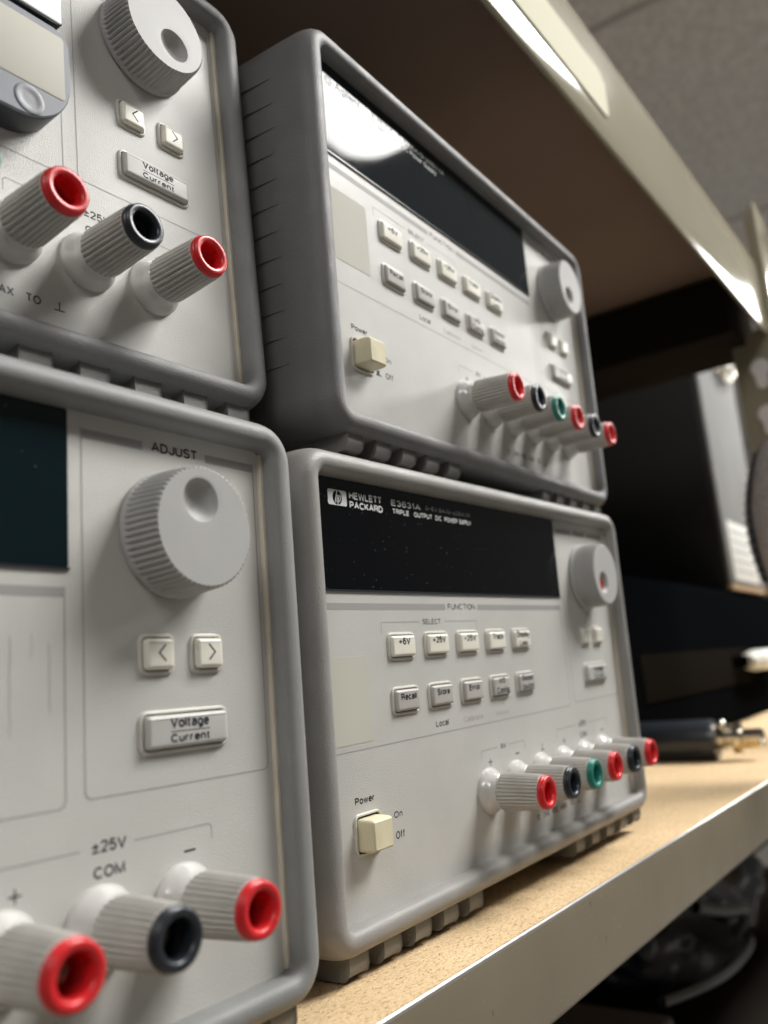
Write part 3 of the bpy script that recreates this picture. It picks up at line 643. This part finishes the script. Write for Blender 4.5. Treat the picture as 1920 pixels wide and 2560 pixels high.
for k in range(5): boxp(q, 995, 1098-9*(k % 3), 205.9, 206.2, 130-k*11, 133-k*11)
build(q, 'label_print', M['greyink'], s1, conv=I, smooth=False)
for v in s1.children[0].data.vertices: v.co = rel(pc)(v.co)
# coil of silver wire on the upright unit
q = MB(); random.seed(5)
def torus(mb, c, nrm, R_, r_, n=40, k=8):
    nrm = Vector(nrm).normalized(); a = nrm.orthogonal().normalized(); b = nrm.cross(a); vs = []
    for i in range(n):
        t = 2*PI*i/n; d = a*math.cos(t)+b*math.sin(t)
        for j in range(k): p = 2*PI*j/k; vs.append(tuple(Vector(c)+d*(R_+r_*math.cos(p))+nrm*r_*math.sin(p)))
    mb.add(vs, [(i*k+j, ((i+1) % n)*k+j, ((i+1) % n)*k+(j+1) % k, i*k+(j+1) % k) for i in range(n) for j in range(k)])
for k in range(26): torus(q, (1082+random.uniform(-32, 32), 200+random.uniform(-5, 4), 350+random.uniform(-11, 12)), (random.uniform(-.5, .5), 1, random.uniform(-.5, .5)), random.uniform(7, 15), 1.25)
wc = build(q, 'wire_coil', M['wire'], conv=S); wc['label'] = 'small tangle of silver wire rings on top of the upright black and grey box'; wc['category'] = 'wire coil'
# black barrel with metal connector
bc = empty('cable_barrel', 'black cylindrical barrel with a shiny metal connector lying on the chipboard', 'connector', loc=S((612, 185, -69.3)))
def ycyl(mb, x, z, prof, n=32):
    pts = []
    for (y, r) in prof:
        for k in range(n): a = 2*PI*k/n; pts.append((x+r*math.cos(a), y, z+r*math.sin(a)))
    fs = [(i*n+k, i*n+(k+1) % n, (i+1)*n+(k+1) % n, (i+1)*n+k) for i in range(len(prof)-1) for k in range(n)]
    fs += [tuple(range(n)), tuple(range((len(prof)-1)*n, len(prof)*n))]; mb.add(pts, fs)
q = MB(); ycyl(q, 612, -55.8, [(256, 12), (254, 13.4), (160, 13.4), (157, 12.2), (156.5, 9)]); build(q, 'barrel', M['black'], bc, conv=rel(bc))
q = MB(); ycyl(q, 612, -54.5, [(157, 8), (151, 8.5), (150, 6.5), (146, 6.5), (145, 8.8), (141, 8.8), (140, 5), (128, 5), (127, 3)]); build(q, 'connector', M['metal'], bc, conv=rel(bc))
q = MB(); ycyl(q, 612, -57.5, [(147, 5), (146, 7.8), (141.5, 7.8), (141, 5), (131, 4.4)]); build(q, 'brass_collar', M['brass'], bc, conv=rel(bc))
for (x, y, z, r) in ((605, 151, -46, 3.4), (616, 144, -52, 2.6), (606, 128, -58, 2.0)):
    q = MB()
    lat = [(r*math.sin(PI*i/10), r*math.cos(PI*i/10)) for i in range(11)]
    pts = []; n = 16
    for (rr, zz) in lat:
        for k in range(n): a = 2*PI*k/n; pts.append((x+max(.01, rr)*math.cos(a), y+max(.01, rr)*math.sin(a), z+zz))
    q.add(pts, [(i*n+k, i*n+(k+1) % n, (i+1)*n+(k+1) % n, (i+1)*n+k) for i in range(10) for k in range(n)])
    build(q, 'bayonet_lug', M['metal'], bc, conv=rel(bc))
# zipped grey pouch hanging in front of the upright
po = empty('fabric_pouch', 'grey fabric pouch with a metal zip, hanging at the right edge of the photo', 'pouch', loc=S((528, 74, 10)))
def pr_(t): return 23.5*math.sin(PI*(.10+.84*t))**.55
def pp(t, a, k=1.0):
    r = pr_(t)*k; return (528+r*math.cos(a)*.8, 74+r*math.sin(a)+2*math.sin(t*5), 116-t*120)
q = MB(); n = 36; rows = 34; pts = [pp(i/rows, 2*PI*k/n, 1+.025*math.sin(k*2.1+i*.6)) for i in range(rows+1) for k in range(n)]
q.add(pts, [(i*n+k, i*n+(k+1) % n, (i+1)*n+(k+1) % n, (i+1)*n+k) for i in range(rows) for k in range(n)]+[tuple(range(n)), tuple(range(rows*n, rows*n+n))])
build(q, 'pouch_body', M['fabric'], po, conv=rel(po), angle=60)
q = MB(); pts = []; rows = 24
for i in range(rows+1):
    t = .04+.62*i/rows
    for a in (110, 115, 120, 125, 129): pts.append(pp(t, math.radians(a), 1.035 if a in (110, 129) else 1.08))
q.add(pts, [(i*5+k, i*5+k+1, i*5+k+6, i*5+k+5) for i in range(rows) for k in range(4)]); build(q, 'zip_tape', M['black'], po, conv=rel(po))
q = MB()
for i in range(26):
    t = .05+.6*i/26; a0 = math.radians(113+4*(i % 2)); c = [pp(t-.006, a0, 1.12), pp(t+.006, a0, 1.12), pp(t+.006, a0+.17, 1.12), pp(t-.006, a0+.17, 1.12)]
    d_ = [pp(t-.006, a0, 1.05), pp(t+.006, a0, 1.05), pp(t+.006, a0+.17, 1.05), pp(t-.006, a0+.17, 1.05)]
    q.add(c+d_, [(0, 1, 2, 3), (4, 7, 6, 5), (0, 4, 5, 1), (1, 5, 6, 2), (2, 6, 7, 3), (3, 7, 4, 0)])
build(q, 'zip_teeth', M['metal'], po, conv=rel(po), smooth=False)

# ------------------------------------------------------------------ below the shelf
lw = empty('lower_rack_shelf', 'dark shelf board underneath the chipboard shelf', 'shelf', loc=S((500, 300, -330)))
sbox('board', M['brown'], lw, -300, 1500, 120, 620, -346, -330, .002)
gb = empty('grey_carton', 'dull grey carton below the front edge of the shelf', 'carton', loc=S((430, 230, -330)))
sbox('carton_body', M['dullbox'], gb, 330, 520, 180, 320, -330, -196, .003)
sbox('carton_tape', mat('grey_tape', (.14, .125, .12), .5, .3), gb, 330, 520, 179.4, 180, -262, -240, .0002)
random.seed(11)
bm = bmesh.new(); bmesh.ops.create_icosphere(bm, subdivisions=5, radius=1)
from mathutils import noise as mnoise
for v in bm.verts:
    d = v.co.normalized(); f_ = 1+.35*mnoise.noise(d*1.6)+.16*mnoise.turbulence(d*4, 4, True)
    v.co = Vector((d.x*150*f_, d.y*80*f_, d.z*62*f_))+Vector((850, 300, -212))
me = bpy.data.meshes.new('crumpled_bag'); 
for v in bm.verts: v.co = Vector(S(v.co))
bm.to_mesh(me); bm.free(); me.shade_smooth(); me.materials.append(M['plastic'])
cb = bpy.data.objects.new('crumpled_bag', me); COL.objects.link(cb); cb['label'] = 'crumpled dark plastic bag under the right end of the shelf'; cb['category'] = 'plastic bag'
def tube(name, pts, r, mt_, conv=S):
    cu = bpy.data.curves.new(name, 'CURVE'); cu.dimensions = '3D'; cu.bevel_depth = r*MM; cu.bevel_resolution = 5; cu.resolution_u = 10
    sp = cu.splines.new('NURBS'); sp.points.add(len(pts)-1); sp.use_endpoint_u = True; sp.order_u = 4
    for i, p in enumerate(pts): sp.points[i].co = (*S(p), 1)
    o = bpy.data.objects.new('t', cu); COL.objects.link(o)
    me = bpy.data.meshes.new_from_object(o.evaluated_get(bpy.context.evaluated_depsgraph_get())); COL.objects.unlink(o); bpy.data.objects.remove(o)
    me.materials.clear(); me.materials.append(mt_); me.name = name; me.shade_smooth()
    r_ = bpy.data.objects.new(name, me); COL.objects.link(r_); return r_
tb = [('grey hose looping over the dark plastic bag, upper one', [(600, 205, -160), (700, 190, -150), (800, 195, -150), (900, 210, -160), (990, 240, -185)], 3.6),
      ('grey hose below the shelf edge running level, lowest one', [(560, 200, -205), (620, 185, -212), (700, 186, -222), (800, 200, -235), (900, 230, -262)], 3.0),
      ('short bent grey hose in front of the dark plastic bag', [(640, 196, -170), (690, 188, -186), (735, 186, -190), (760, 192, -205), (765, 205, -222)], 4)]
for l_, pts, r in tb:
    o = tube('grey_hose', pts, r, M['strap']); o['label'] = l_; o['category'] = 'hose'; o['group'] = 'grey hoses below the shelf'

# ------------------------------------------------------------------ room: ceiling with troffers, floor
def ssheet(name, mt_, x0, x1, y0, y1, z, t=12):
    q = MB(); boxp(q, x0, x1, y0, y1, z, z+t); o = build(q, name, mt_, conv=S, smooth=False); o['kind'] = 'structure'; return o
ssheet('ceiling', M['ceiling'], -3000, 9000, -4000, 3000, 1500)
q = MB()
for x in range(-1800, 9000, 1220): boxp(q, x-7, x+7, -4000, 3000, 1494, 1499.5)
for y in range(-3700, 3000, 610): boxp(q, -3000, 9000, y-7, y+7, 1493, 1499)
cg = build(q, 'ceiling_grid', mat('grid_paint', (.55, .53, .50), .7, .2), conv=S, smooth=False); cg['kind'] = 'structure'
ssheet('floor', M['floor'], -3000, 9000, -4000, 3000, -1112)
first = None
for i, (x, y, lab_) in enumerate(((775, -1085, 'ceiling lamp panel nearest to the instruments'), (3640, -1085, 'ceiling lamp panel further along the room, same row as the nearest one'),
                                (-2090, -1085, 'ceiling lamp panel on the left, same row as the nearest one'))):
    tr = empty('ceiling_lamp', lab_, 'ceiling lamp', loc=S((x+605, y+350, 1493)), group='ceiling lamps')
    q = MB(); loft(q, (-610, -345, 610, 345), 30, [(0, 4), (0, 0), (-12, -4), (-14, 0)], cap1=False, n=6); build(q, 'lamp_frame', M['rim'], tr, conv=lambda p: (p[0]*MM, p[2]*MM, p[1]*MM), smooth=False)
    q = MB(); vs = rrect(-598, -333, 598, 333, 110, 8); q.add([(a*MM, b*MM, -.001) for a, b in vs], [tuple(range(len(vs)))]); build(q, 'diffuser', M['lamp_dim'] if x < 0 else M['lamp'], tr, conv=I, smooth=False)
